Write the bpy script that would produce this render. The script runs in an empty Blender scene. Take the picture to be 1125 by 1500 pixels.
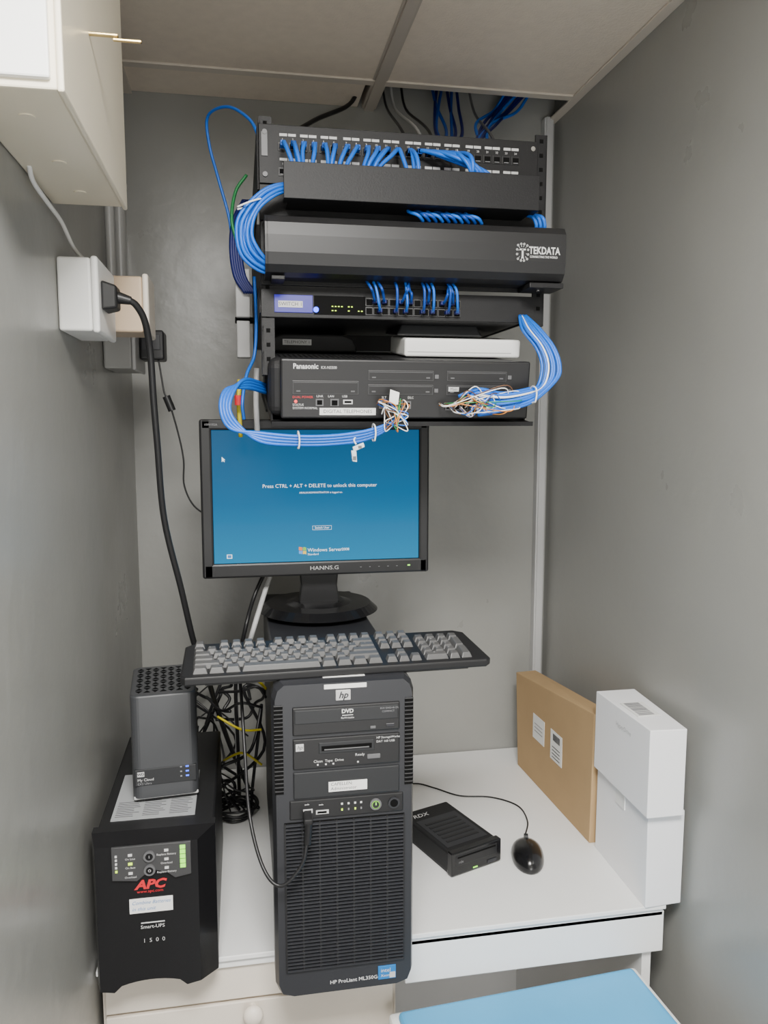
import bpy,bmesh,math,random
from mathutils import Vector,Matrix
random.seed(4)
col=bpy.context.scene.collection
rad=math.radians
# ---------------------------------------------------------------- materials
def mat(name,c,rough=.5,metal=0,bump=0,bscale=40,var=0,vscale=5,em=None,es=0,coat=0,det=3,rvar=0,spec=.5):
    m=bpy.data.materials.new(name);m.use_nodes=True
    nt=m.node_tree;b=nt.nodes['Principled BSDF']
    c4=(c[0],c[1],c[2],1)
    b.inputs['Base Color'].default_value=c4
    b.inputs['Roughness'].default_value=rough
    b.inputs['Metallic'].default_value=metal
    b.inputs['Coat Weight'].default_value=coat
    b.inputs['Specular IOR Level'].default_value=spec
    tc=nt.nodes.new('ShaderNodeTexCoord')
    if var:
        n=nt.nodes.new('ShaderNodeTexNoise');n.inputs['Scale'].default_value=vscale;n.inputs['Detail'].default_value=5;n.inputs['Roughness'].default_value=.5
        nt.links.new(tc.outputs['Object'],n.inputs['Vector'])
        mr=nt.nodes.new('ShaderNodeMapRange');mr.inputs[1].default_value=.3;mr.inputs[2].default_value=.7
        mr.inputs[3].default_value=1-var;mr.inputs[4].default_value=1+var
        nt.links.new(n.outputs['Fac'],mr.inputs[0])
        mx=nt.nodes.new('ShaderNodeVectorMath');mx.operation='SCALE';mx.inputs[0].default_value=c
        nt.links.new(mr.outputs[0],mx.inputs['Scale']);nt.links.new(mx.outputs[0],b.inputs['Base Color'])
    if rvar:
        n=nt.nodes.new('ShaderNodeTexNoise');n.inputs['Scale'].default_value=5;n.inputs['Detail'].default_value=5;n.inputs['Roughness'].default_value=.55
        nt.links.new(tc.outputs['Object'],n.inputs['Vector'])
        mr=nt.nodes.new('ShaderNodeMapRange');mr.inputs[1].default_value=.3;mr.inputs[2].default_value=.7
        mr.inputs[3].default_value=rough-rvar;mr.inputs[4].default_value=rough+rvar
        nt.links.new(n.outputs['Fac'],mr.inputs[0]);nt.links.new(mr.outputs[0],b.inputs['Roughness'])
    if bump:
        n=nt.nodes.new('ShaderNodeTexNoise');n.inputs['Scale'].default_value=bscale;n.inputs['Detail'].default_value=det
        nt.links.new(tc.outputs['Object'],n.inputs['Vector'])
        bp=nt.nodes.new('ShaderNodeBump');bp.inputs['Strength'].default_value=bump;bp.inputs['Distance'].default_value=.004
        nt.links.new(n.outputs['Fac'],bp.inputs['Height']);nt.links.new(bp.outputs[0],b.inputs['Normal'])
    if em:
        b.inputs['Emission Color'].default_value=(em[0],em[1],em[2],1);b.inputs['Emission Strength'].default_value=es
    return m
M={}
M['wall']=mat('grey_wall_paint',(.29,.29,.273),.33,bump=.22,bscale=26,var=.05,vscale=2.5,rvar=.06)
M['ceil']=mat('ceiling_tile',(.80,.71,.60),.9,bump=.3,bscale=200,var=.03,vscale=40)
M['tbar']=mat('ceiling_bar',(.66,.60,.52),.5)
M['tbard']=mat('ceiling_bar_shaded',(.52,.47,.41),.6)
M['floor']=mat('floor_vinyl',(.12,.12,.12),.5,var=.1)
M['black']=mat('black_plastic',(.013,.013,.014),.42,spec=.4)
M['blackm']=mat('black_matte_plastic',(.014,.014,.015),.6,bump=.1,bscale=600,spec=.35)
M['steel']=mat('black_painted_steel',(.009,.009,.010),.5,bump=.08,bscale=500,spec=.3)
M['gloss']=mat('gloss_black',(.009,.009,.010),.2,spec=.5)
M['dark']=mat('dark_hole',(.004,.004,.004),.8,spec=.1)
M['dgrey']=mat('dark_grey_plastic',(.023,.024,.028),.42,spec=.45)
M['nas']=mat('drive_grey_plastic',(.045,.047,.051),.33)
M['rib']=mat('tower_rib',(.018,.019,.021),.42,spec=.4)
M['mgrey']=mat('mid_grey_plastic',(.11,.11,.115),.45)
M['panelg']=mat('panel_grey_plastic',(.045,.045,.047),.4)
M['key']=mat('keycap',(.085,.085,.086),.3)  # glare on the keys is put into this grey base colour
M['lgrey']=mat('light_grey',(.5,.5,.5),.5)
M['white']=mat('white_plastic',(.85,.85,.83),.4)
M['laminate']=mat('white_laminate',(.88,.88,.87),.35,var=.02,vscale=6)
M['cream']=mat('cream_paint',(.76,.69,.60),.45,var=.03)
M['beige']=mat('beige_metal',(.80,.73,.58),.35,var=.03)
M['tan']=mat('cream_shade_plastic',(.60,.46,.32),.4)  # orange shade on the cream junction box, put into its colour
M['paper']=mat('paper',(.80,.80,.78),.8)
M['sheet']=mat('grey_sheet',(.34,.35,.36),.5)
M['card']=mat('cardboard',(.45,.30,.15),.85,var=.05,vscale=8,bump=.1,bscale=90)
M['wcard']=mat('white_card',(.90,.90,.92),.5,var=.01)
M['blue']=mat('blue_cable_jacket',(.005,.13,.62),.4)
M['blued']=mat('dark_blue_cable_jacket',(.005,.06,.34),.45)
M['navy']=mat('navy_cable_jacket',(.005,.010,.12),.5)
M['yellow']=mat('yellow_cable',(.6,.5,.02),.45)
M['green']=mat('green_cable',(.02,.25,.07),.45)
M['orange']=mat('orange_wire',(.6,.22,.04),.5)
M['brown']=mat('brown_wire',(.15,.07,.03),.5)
M['red']=mat('red_print',(.6,.02,.03),.4)
M['ink']=mat('ink',(.02,.02,.025),.6)
M['print']=mat('white_print',(.6,.6,.6),.5)
M['gprint']=mat('grey_print',(.22,.22,.23),.5)
M['chrome']=mat('metal',(.6,.6,.6),.25,metal=1)
M['brass']=mat('brass',(.8,.62,.3),.25,metal=1)
M['conduit']=mat('grey_conduit',(.33,.33,.32),.4)
M['clear']=mat('clear_plastic',(.62,.68,.72),.2)
M['bluepad']=mat('blue_vinyl',(.07,.37,.68),.4,var=.1,vscale=4,bump=.1,bscale=8)
M['ledg']=mat('green_led',(.1,.3,.05),.3,em=(.35,1,.06),es=2)
M['ledy']=mat('amber_green_led',(.3,.3,.05),.3,em=(.6,1,.03),es=2)
M['ledb']=mat('blue_led',(.02,.05,.3),.3,em=(.01,.05,1),es=7)
M['ledbs']=mat('soft_blue_led',(.02,.05,.3),.3,em=(.04,.12,1),es=3)
M['ledr']=mat('red_led',(.3,.02,.02),.3,em=(1,.03,.03),es=2.5)
M['badge']=mat('badge_led_glow',(.01,.01,.06),.4,em=(.03,.02,.5),es=.9)  # emission paints the blue status light's glow onto the switch badge
M['sprint']=mat('screen_white',(.1,.1,.1),.4,em=(.85,.95,1),es=1.6)
M['so1']=mat('screen_orange',(.05,.02,.01),.4,em=(1,.22,.03),es=1.3)
M['so2']=mat('screen_green',(.02,.05,.01),.4,em=(.3,.8,.05),es=1)
M['so3']=mat('screen_blue',(.01,.02,.05),.4,em=(.1,.4,1),es=1.2)
M['so4']=mat('screen_yellow',(.05,.04,.01),.4,em=(1,.65,.03),es=1.4)
M['intel']=mat('intel_blue',(.01,.16,.45),.3)
m=mat('lcd_screen',(.004,.006,.008),.45,spec=.15);nt=m.node_tree;b=nt.nodes['Principled BSDF']
tc=nt.nodes.new('ShaderNodeTexCoord');cr=nt.nodes.new('ShaderNodeValToRGB')
nt.links.new(tc.outputs['Generated'],(sp:=nt.nodes.new('ShaderNodeSeparateXYZ')).inputs[0]);nt.links.new(sp.outputs['Z'],cr.inputs[0])
e=cr.color_ramp.elements;e[0].position=0;e[0].color=(.001,.25,.50,1);e[1].position=1;e[1].color=(.0,.085,.21,1)
x=e.new(.45);x.color=(.0,.14,.33,1)
nt.links.new(cr.outputs[0],b.inputs['Emission Color']);b.inputs['Emission Strength'].default_value=1.15
M['screen']=m
# ---------------------------------------------------------------- geometry helper
class G:
    def __init__(s): s.bm=bmesh.new();s.mats=[]
    def mi(s,m):
        m=M[m]
        if m not in s.mats:s.mats.append(m)
        return s.mats.index(m)
    def merge(s,t,m,smooth=False,mx=None,rn=True):
        i=s.mi(m)
        if rn: bmesh.ops.recalc_face_normals(t,faces=t.faces[:])
        for f in t.faces: f.material_index=i;f.smooth=smooth
        if mx: bmesh.ops.transform(t,matrix=mx,verts=t.verts[:])
        me=bpy.data.meshes.new('tmp');t.to_mesh(me);t.free();s.bm.from_mesh(me);bpy.data.meshes.remove(me)
        return s
    def bx(s,x0,x1,y0,y1,z0,z1,m,b=0,seg=2,mx=None):
        t=bmesh.new();bmesh.ops.create_cube(t,size=1,matrix=Matrix.Translation(((x0+x1)/2,(y0+y1)/2,(z0+z1)/2))@Matrix.Diagonal((x1-x0,y1-y0,z1-z0,1)))
        if b:
            b=min(b,.45*min(x1-x0,y1-y0,z1-z0))
            bmesh.ops.bevel(t,geom=t.edges[:],offset=b,segments=seg,affect='EDGES',profile=.5)
        return s.merge(t,m,False,mx)
    def hexa(s,pts,m,b=0):
        t=bmesh.new();v=[t.verts.new(p) for p in pts]
        for f in((0,1,2,3),(4,5,6,7),(0,1,5,4),(1,2,6,5),(2,3,7,6),(3,0,4,7)):t.faces.new([v[i] for i in f])
        bmesh.ops.recalc_face_normals(t,faces=t.faces[:])
        if b:bmesh.ops.bevel(t,geom=t.edges[:],offset=b,segments=2,affect='EDGES',profile=.5)
        return s.merge(t,m)
    def loft(s,pa,pb,m,b=0,smooth=False):
        t=bmesh.new();a=[t.verts.new(p) for p in pa];c=[t.verts.new(p) for p in pb];n=len(a)
        t.faces.new(a);t.faces.new(c)
        for i in range(n):t.faces.new((a[i],a[(i+1)%n],c[(i+1)%n],c[i]))
        bmesh.ops.recalc_face_normals(t,faces=t.faces[:])
        if b:
            ed=[e for e in t.edges if (e.verts[0] in a)==(e.verts[1] in a)]
            bmesh.ops.bevel(t,geom=ed,offset=b,segments=3,affect='EDGES',profile=.5)
        return s.merge(t,m,smooth)
    def prism(s,pts,ax,a,c,m,b=0):
        f={'x':lambda p,q:(q,p[0],p[1]),'y':lambda p,q:(p[0],q,p[1]),'z':lambda p,q:(p[0],p[1],q)}[ax]
        return s.loft([f(p,a) for p in pts],[f(p,c) for p in pts],m,b)
    def cyl(s,p0,p1,r,m,r2=None,n=20):
        p0=Vector(p0);p1=Vector(p1);d=p1-p0
        t=bmesh.new();bmesh.ops.create_cone(t,cap_ends=True,segments=n,radius1=r,radius2=r if r2 is None else r2,depth=d.length)
        mx=Matrix.Translation((p0+p1)/2)@d.to_track_quat('Z','Y').to_matrix().to_4x4()
        return s.merge(t,m,False,mx)
    def ball(s,c,r,m,n=16):
        t=bmesh.new();bmesh.ops.create_uvsphere(t,u_segments=n,v_segments=n//2+2,radius=1)
        return s.merge(t,m,True,Matrix.Translation(c)@Matrix.Diagonal((r[0],r[1],r[2],1)))
    def tube(s,pts,r,m,n=8,sub=7):
        P=[Vector(p) for p in pts];Q=[P[0]*2-P[1]]+P+[P[-1]*2-P[-2]];S=[]
        for i in range(1,len(Q)-2):
            for k in range(sub):
                u=k/sub;a,b,c,d=Q[i-1:i+3]
                S.append(.5*((2*b)+(-a+c)*u+(2*a-5*b+4*c-d)*u*u+(-a+3*b-3*c+d)*u**3))
        S.append(P[-1])
        t=bmesh.new();rings=[];up=None
        for i,p in enumerate(S):
            d=(S[min(i+1,len(S)-1)]-S[max(i-1,0)]).normalized()
            if up is None:
                up=d.orthogonal().normalized()
            up=(up-d*up.dot(d)).normalized();sd=d.cross(up)
            rings.append([t.verts.new(p+up*math.cos(2*math.pi*k/n)*r+sd*math.sin(2*math.pi*k/n)*r) for k in range(n)])
        for A,B in zip(rings,rings[1:]):
            for k in range(n):t.faces.new((A[k],A[(k+1)%n],B[(k+1)%n],B[k]))
        t.faces.new(rings[0]);t.faces.new(rings[-1])
        return s.merge(t,m,True)
    def txt(s,body,x,y,z,size,m,align='LEFT',face='F',bold=0,shear=0,sx=1,rot=0):
        cu=bpy.data.curves.new('t','FONT');cu.body=body;cu.size=size;cu.align_x=align;cu.align_y='CENTER';cu.offset=bold;cu.shear=shear;cu.resolution_u=2
        ob=bpy.data.objects.new('t',cu);me=bpy.data.meshes.new_from_object(ob)
        t=bmesh.new();t.from_mesh(me);bpy.data.meshes.remove(me);bpy.data.objects.remove(ob);bpy.data.curves.remove(cu)
        R={'F':Matrix.Rotation(rad(90),4,'X'),'T':Matrix.Identity(4),'L':Matrix.Rotation(rad(-90),4,'Z')@Matrix.Rotation(rad(90),4,'X')}[face]
        return s.merge(t,m,False,Matrix.Translation((x,y,z))@R@Matrix.Rotation(rot,4,'Z')@Matrix.Diagonal((sx,1,1,1)),rn=False)
    def obj(s,name,parent=None,local=False,loc=None,label=None,cat=None,group=None,kind=None):
        o=Vector((0,0,0))
        if parent is not None and not local:o=Vector(parent.location)
        if loc is not None:o=Vector(loc)
        if not local:bmesh.ops.translate(s.bm,verts=s.bm.verts[:],vec=-o)
        me=bpy.data.meshes.new(name);s.bm.to_mesh(me);s.bm.free()
        for m in s.mats:me.materials.append(m)
        ob=bpy.data.objects.new(name,me);col.objects.link(ob)
        if parent is not None:ob.parent=parent
        elif loc is not None:ob.location=loc
        if label:ob['label']=label
        if cat:ob['category']=cat
        if group:ob['group']=group
        if kind:ob['kind']=kind
        return ob
def thing(name,label,cat,loc,rot=(0,0,0),group=None):
    e=bpy.data.objects.new(name,None);e.empty_display_size=.03;col.objects.link(e);e.location=loc;e.rotation_euler=rot
    e['label']=label;e['category']=cat
    if group:e['group']=group
    return e
def cable(name,pts,r,m,label,group=None,n=8,cat='cable',extra=None):
    g=G();g.tube(pts,r,m,n)
    if extra:extra(g)
    return g.obj(name,loc=pts[0],label=label,cat=cat,group=group)
XL,XR,YB,ZC=-.249,.788,1.95,2.372
# ---------------------------------------------------------------- room
G().bx(XL-.05,XL,-1.2,2.0,0,2.95,'wall').obj('wall_left',kind='structure')
G().bx(XR,XR+.05,-1.2,2.0,0,2.95,'wall').obj('wall_right',kind='structure')
G().bx(XL,XR,YB,YB+.05,0,2.95,'wall').obj('wall_back',kind='structure')
G().bx(XL-.05,XR+.05,-1.25,-1.2,0,2.95,'wall').obj('wall_front',kind='structure')
G().bx(XL-.05,XR+.05,-1.25,2.0,-.05,0,'floor').obj('floor',kind='structure')
g=G();g.bx(XL,.303,-1.2,1.792,ZC,ZC+.015,'ceil',.003).bx(.331,XR,-1.2,1.792,ZC,ZC+.015,'ceil',.003)
g.bx(XL,.29,1.812,YB,ZC,ZC+.015,'ceil',.003)
g.bx(XL,XR,-1.2,YB,2.93,2.95,'dark')
g.obj('ceiling',kind='structure')
G().bx(XL,XR,1.79,1.814,ZC-.004,ZC+.03,'tbar',.001).obj('trim_1',kind='structure')
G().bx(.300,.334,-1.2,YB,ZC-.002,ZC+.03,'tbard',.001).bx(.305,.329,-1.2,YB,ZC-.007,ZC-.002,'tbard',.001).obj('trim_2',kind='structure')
G().bx(XR-.022,XR,-1.2,YB,ZC-.006,ZC-.001,'tbar',.001).bx(XL,XL+.022,-1.2,YB,ZC-.006,ZC-.001,'tbar',.001).obj('trim_3',kind='structure')
G().bx(.752,.776,1.925,YB,.75,ZC,'lgrey',.002).bx(.756,.772,1.922,1.926,.75,ZC,'lgrey',.001).obj('trim_4',kind='structure')
# ---------------------------------------------------------------- light fixture
T=thing('ceiling_light','white framed recessed ceiling light panel, switched on','ceiling light',(.05,-.05,ZC-.02))
G().bx(-.23,.33,-.33,.23,ZC-.02,ZC-.002,'white',.003).obj('frame',T)
M['panel']=mat('light_panel',(1,1,1),.5,em=(1,.98,.94),es=12)
G().bx(-.21,.31,-.31,.21,ZC-.022,ZC-.019,'panel').obj('diffuser',T)
L=bpy.data.lights.new('area','AREA');L.shape='RECTANGLE';L.size=.52;L.size_y=.52;L.energy=74;L.color=(1,.98,.94)
lo=bpy.data.objects.new('area_light',L);lo.location=(.05,-.05,ZC-.03);col.objects.link(lo)
L=bpy.data.lights.new('rear_fill','AREA');L.shape='RECTANGLE';L.size=.9;L.size_y=1.2;L.energy=24;L.color=(1,.985,.96)  # added fill lamp, unseen behind the camera; no opening is modelled there
lo=bpy.data.objects.new('rear_fill_light',L);lo.location=(.25,-1.15,1.0);lo.rotation_euler=(rad(100),0,0);col.objects.link(lo)
# ---------------------------------------------------------------- desk
T=thing('desk','white laminate desk spanning the closet with plain drawer fronts','desk',(.25,1.59,0))
G().bx(XL+.003,.748,1.23,1.947,.741,.75,'laminate',.0015).bx(XL+.006,.745,1.236,1.945,.726,.741,'laminate',.001).obj('desktop',T)
g=G();g.bx(.262,.748,1.236,1.254,.655,.735,'laminate',.002);g.obj('drawer_front',T)
g=G();g.bx(.715,.733,1.25,1.945,0,.726,'laminate',.001);g.obj('side_panel',T)
G().bx(.265,.715,1.90,1.93,.05,.72,'laminate',.001).obj('back_panel',T)
T=thing('cabinet','cream painted base cabinet with a round knob under the desktop','cabinet',(0,1.59,0))
G().bx(XL+.006,.25,1.262,1.94,0,.725,'cream',.001).obj('body',T)
G().bx(-.236,.242,1.243,1.262,.662,.722,'cream',.002).obj('drawer_front',T)
d=G().bx(-.236,.242,1.243,1.262,.06,.656,'cream',.002).obj('door',T)
g=G();g.cyl((.001,1.243,.645),(.001,1.228,.645),.007,'cream').ball((.001,1.222,.645),(.017,.012,.017),'cream',20)
k=g.obj('knob',None);k.parent=d;k.location=-Vector(T.location)
T=thing('stool','white framed stool with a light blue padded top, under the desk','stool',(.47,1.1,0),(0,0,rad(4)))
g=G();g.bx(-.235,.235,-.19,.125,.60,.628,'white',.006);g.obj('frame',T,local=True)
G().bx(-.222,.222,-.178,.112,.622,.64,'bluepad',.008,3).obj('seat_pad',T,local=True)
for sx in(-1,1):
    for y in(-.175,.11):
        G().bx(sx*.215-.014,sx*.215+.014,y-.014,y+.014,0,.602,'white',.003).obj('leg',T,local=True)
# ---------------------------------------------------------------- server tower
T=thing('server_tower','tall black server tower with drive bays and ribbed grille','computer tower',(.143,1.45,.75))
G().bx(.043,.243,1.16,1.77,.762,1.238,'dgrey',.004).obj('case',T)
g=G()
out=[(.036,.772),(.042,.757),(.06,.7515),(.226,.7515),(.244,.757),(.250,.772),(.250,1.225),(.246,1.239),(.236,1.2475),(.05,1.2475),(.04,1.239),(.036,1.225)]
inn=[(.143+(x-.143)*.955,.999+(z-.999)*.988) for x,z in out]
g.loft([(x,1.114,z) for x,z in inn],[(x,1.128,z) for x,z in out],'dgrey')
g.prism(out,'y',1.128,1.17,'dgrey')
g.prism([(1.17,1.2475),(1.19,1.2475),(1.21,1.238),(1.17,1.236)],'x',.04,.246,'dgrey')
for i in range(22):
    z=1.212-i*.0062
    for x0,x1 in((.039,.052),(.234,.247)):
        g.bx(x0,x1,1.1125,1.125,z-.002,z+.002,'dark').bx(x0,x1,1.1115,1.12,z+.0022,z+.0032,'panelg')
g.obj('front_bezel',T)
g=G();g.bx(.066,.226,1.1105,1.13,1.168,1.211,'black',.002).bx(.069,.223,1.1095,1.112,1.186,1.207,'rib',.001)
g.bx(.181,.189,1.109,1.112,1.1725,1.1765,'mgrey',.0005).bx(.205,.217,1.109,1.112,1.174,1.1775,'ink',.0005).bx(.205,.217,1.1088,1.1092,1.1785,1.179,'gprint')
g.txt('DVD',.147,1.109,1.202,.0085,'print','CENTER',bold=.0003).bx(.139,.155,1.1088,1.1093,1.1955,1.1965,'print').txt('ReWritable',.147,1.109,1.192,.0042,'print','CENTER')
g.txt('RW DVD+R DL',.210,1.109,1.203,.0042,'gprint','CENTER').txt('COMPACT',.208,1.109,1.198,.004,'gprint','CENTER')
g.obj('optical_drive',T)
g=G();g.bx(.066,.226,1.1105,1.13,1.116,1.163,'black',.002).bx(.104,.187,1.1095,1.112,1.139,1.156,'rib',.001).bx(.108,.183,1.1085,1.112,1.1435,1.1505,'dark').bx(.112,.179,1.108,1.111,1.1445,1.1463,'mgrey')
g.bx(.07,.082,1.1092,1.111,1.145,1.156,'lgrey',.0005).txt('hp',.076,1.109,1.151,.0085,'ink','CENTER',shear=.3)
g.txt('HP StorageWorks',.190,1.109,1.158,.0048,'print').txt('DAT 160 USB',.190,1.109,1.152,.0048,'print')
g.txt('Clean  Tape  Drive',.096,1.109,1.128,.0058,'print').txt('Ready',.158,1.109,1.134,.0058,'print')
for x in(.101,.113,.124,.161):g.bx(x,x+.0025,1.109,1.111,1.1215,1.1235,'print')
g.bx(.176,.196,1.1085,1.112,1.126,1.133,'mgrey',.001)
g.obj('tape_drive',T)
G().bx(.066,.226,1.111,1.13,1.070,1.112,'rib',.002).obj('blank_bay_cover',T)
g=G();g.bx(.118,.176,1.1095,1.1115,1.079,1.094,'paper').txt('CAPELLEN:',.121,1.1093,1.0905,.0068,'ink',shear=.1).txt('Administrator',.121,1.1093,1.0835,.0068,'ink',shear=.1);g.obj('paper_label',T)
g=G();g.bx(.06,.232,1.1118,1.13,1.038,1.068,'black',.002)
g.bx(.080,.094,1.1105,1.113,1.048,1.054,'lgrey').bx(.082,.092,1.110,1.111,1.0495,1.0525,'dark').bx(.099,.118,1.1105,1.113,1.045,1.051,'lgrey').bx(.101,.115,1.110,1.111,1.0465,1.0495,'dark')
for x,z in((.086,1.061),(.107,1.059)):
    g.bx(x-.003,x+.003,1.1112,1.1125,z-.0003,z+.0003,'print').bx(x-.0035,x-.0025,1.1112,1.1125,z-.0007,z+.0007,'print').bx(x+.001,x+.0014,1.1112,1.1125,z,z+.0018,'print')
for i,x in enumerate((.137,.147,.157,.166)):
    g.bx(x,x+.0022,1.1108,1.1125,1.0475,1.0505,'ledy' if i in(0,2) else 'gprint');g.bx(x-.0005,x+.0025,1.1112,1.1125,1.0565,1.0595,'print')
g.obj('port_panel',T)
g=G();g.cyl((.189,1.113,1.0535),(.189,1.1085,1.0535),.0088,'mgrey').cyl((.189,1.109,1.0535),(.189,1.1078,1.0535),.0062,'so2').cyl((.189,1.108,1.0535),(.189,1.1072,1.0535),.0050,'rib').bx(.1883,.1897,1.1066,1.1074,1.0535,1.0575,'ledg');g.obj('power_button',T)
g=G();g.cyl((.217,1.113,1.0535),(.217,1.1085,1.0535),.0088,'dgrey').cyl((.217,1.109,1.0535),(.217,1.108,1.0535),.006,'dark');g.obj('lock',T)
g=G();g.bx(.052,.234,1.1135,1.13,.795,1.034,'dark')
n=42
for i in range(n):
    z=1.030-i*(.232/(n-1))
    g.prism([(1.1140,z-.0019),(1.1095,z-.001),(1.1095,z+.0008),(1.1140,z+.0016)],'x',.054,.232,'dgrey')
for i in range(8):
    x=.053+i*.0257
    g.bx(x-.0012,x+.0012,1.1105,1.116,.796,1.033,'black')
g.obj('grille',T)
g=G();g.txt('HP ProLiant ML350G6',.118,1.1132,.770,.0085,'print',bold=.0001);g.obj('lettering',T)
g=G();g.bx(.13,.152,1.1115,1.118,1.218,1.2335,'lgrey',.0008).txt('hp',.141,1.111,1.226,.014,'ink','CENTER',shear=.3,bold=.0003);g.obj('badge',T)
g=G();g.bx(.193,.221,1.1125,1.118,.765,.787,'intel',.0005).txt('intel',.197,1.112,.780,.009,'print').txt('Xeon',.197,1.112,.7715,.0065,'print').bx(.211,.22,1.1118,1.1127,.767,.776,'lgrey');g.obj('sticker',T)
G().bx(.113,.176,1.130,1.140,1.2472,1.2482,'paper').obj('paper_label',T)
G().bx(.113,.176,1.1132,1.1165,1.2358,1.2425,'paper').obj('paper_label',T)
for x in(.06,.226):
    for y in(1.2,1.7):G().bx(x-.012,x+.012,y-.02,y+.02,.7505,.765,'black',.002).obj('foot',T)
# ---------------------------------------------------------------- UPS
T=thing('power_backup_unit','black battery backup unit with green indicator lights','UPS',(-.145,1.38,.75))
G().bx(-.232,-.053,1.215,1.585,.757,.998,'black',.004).bx(-.22,-.06,1.25,1.57,.7505,.76,'black').obj('case',T)
def arch(x0,x1,zt,zb,up,n=10):
    p=[(x0,zt),(x0,zb)]
    a=x0+(x1-x0)*.14;c=x0+(x1-x0)*.86
    p.append((a,zb-.004))
    for i in range(1,n):
        u=i/n;p.append((a+(c-a)*u,zb+up*math.sin(math.pi*u)**.6))
    p+= [(c,zb-.004),(x1,zb),(x1,zt)];return p
g=G()
pf=arch(-.229,-.078,.990,.757,.012);pb=arch(-.237,-.052,1.0,.754,.006)
g.loft([(x,1.172,z) for x,z in pf],[(x,1.2,z) for x,z in pb],'gloss')
g.loft([(x,1.2,z) for x,z in pb],[(x,1.218,z) for x,z in pb],'black')
g.obj('front_bezel',T)
g=G()
pl=[(-.204,.990),(-.088,.990),(-.088,.938),(-.112,.934),(-.124,.944),(-.140,.949),(-.156,.944),(-.168,.934),(-.204,.938)]
g.prism(pl,'y',1.168,1.174,'panelg',.0005)
for k in range(5):
    g.bx(-.104,-.096,1.1665,1.169,.950+k*.0075,.9558+k*.0075,'ledg')
    g.bx(-.199,-.196,1.1665,1.169,.951+k*.006,.954+k*.006,'ledy' if k<1 else 'print')
for x,zs in((-.177,(.977,.963,.948)),(-.124,(.980,.966,.952))):
    for j,z in enumerate(zs):
        g.bx(x-.003,x+.003,1.1665,1.169,z-.0018,z+.0018,'ledy' if(x<-.15 and j==1) else 'print')
        g.txt(['On Line','On Batt','Overload','Replace Battery'][j if x<-.15 else 3-j%2],x,1.1666,z-.006,.0045,'print','CENTER')
g.obj('display_panel',T)
for z in(.973,.951):
    g=G();g.cyl((-.149,1.169,z),(-.149,1.1645,z),.0085,'mgrey').cyl((-.149,1.1647,z),(-.149,1.164,z),.0055,'gloss').txt('I' if z>.96 else 'O',-.149,1.1637,z,.006,'print','CENTER');g.obj('button',T)
g=G();g.txt('APC',-.150,1.1712,.925,.020,'red','CENTER',shear=.25,bold=.0009,sx=1.15).txt('www.apc.com',-.150,1.1712,.9145,.0068,'red','CENTER')
g.bx(-.165,-.130,1.171,1.1722,.8625,.8638,'print').txt('Smart-UPS',-.148,1.1712,.8565,.0082,'print','CENTER')
for k,c_ in enumerate('1500'):g.txt(c_,-.161+k*.0095,1.1712,.834,.0095,'print','CENTER',bold=-.0001)
g.obj('lettering',T)
g=G();g.bx(-.181,-.117,1.1705,1.1722,.8805,.9035,'paper').txt('Combine Batteries',-.178,1.1703,.8970,.0082,'intel',shear=.35,sx=.92).txt('in this unit',-.178,1.1703,.8870,.0082,'intel',shear=.35);g.obj('paper_label',T)
g=G();g.bx(-.215,-.085,1.235,1.40,.9982,.9995,'sheet')
for r in range(9):
    for c_ in range(3):
        w=.025+random.random()*.012
        g.bx(-.21+c_*.042,-.21+c_*.042+w,1.245+r*.006,1.2462+r*.006,.9993,.9998,'panelg')
g.obj('information_label',T)
# ---------------------------------------------------------------- network drive
T=thing('network_storage_drive','dark grey network storage drive with blue lights on the battery unit','hard drive',(-.133,1.285,1.0),(0,0,rad(5)))
g=G();t=bmesh.new();bmesh.ops.create_cube(t,size=1,matrix=Matrix.Translation((0,.08,.097))@Matrix.Diagonal((.106,.16,.174,1)))
ve=[e for e in t.edges if abs(e.verts[0].co.z-e.verts[1].co.z)>.1];bmesh.ops.bevel(t,geom=ve,offset=.014,segments=6,affect='EDGES',profile=.5)
te=[e for e in t.edges if e.verts[0].co.z>.18 and e.verts[1].co.z>.18];bmesh.ops.bevel(t,geom=te,offset=.003,segments=2,affect='EDGES',profile=.5)
g.merge(t,'nas');g.bx(-.052,.052,.004,.15,.006,.012,'lgrey',.002);g.bx(-.048,.048,.01,.15,.001,.008,'black');g.obj('housing',T,local=True)
g=G()
for r in range(10):
    for c_ in range(7):
        x=-.039+c_*.013;y=.020+r*.0135
        s=1 if (r+c_)%2 else -1
        g.prism([(x-.0055,y-s*.0045),(x+.0055,y-s*.0045),(x,y+s*.0055)],'z',.1835,.1844,'dark')
g.obj('vent_top',T,local=True)
g=G();g.bx(-.049,.049,-.0012,.01,.032,.06,'rib',.001).bx(-.045,-.034,-.0018,0,.048,.056,'lgrey').txt('WD',-.0395,-.002,.052,.006,'ink','CENTER',bold=.0002).txt('My Cloud',-.045,-.0015,.042,.0065,'print').txt('EX2 Ultra',-.045,-.0015,.0355,.0055,'gprint')
g.obj('front_label',T,local=True)
g=G()
for z in(.042,.050,.058):g.bx(.032,.037,-.0018,0,z-.0012,z+.0012,'ledbs').bx(.023,.026,-.0016,0,z-.0012,z+.0012,'gprint')
g.obj('indicator_lights',T,local=True)
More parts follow.
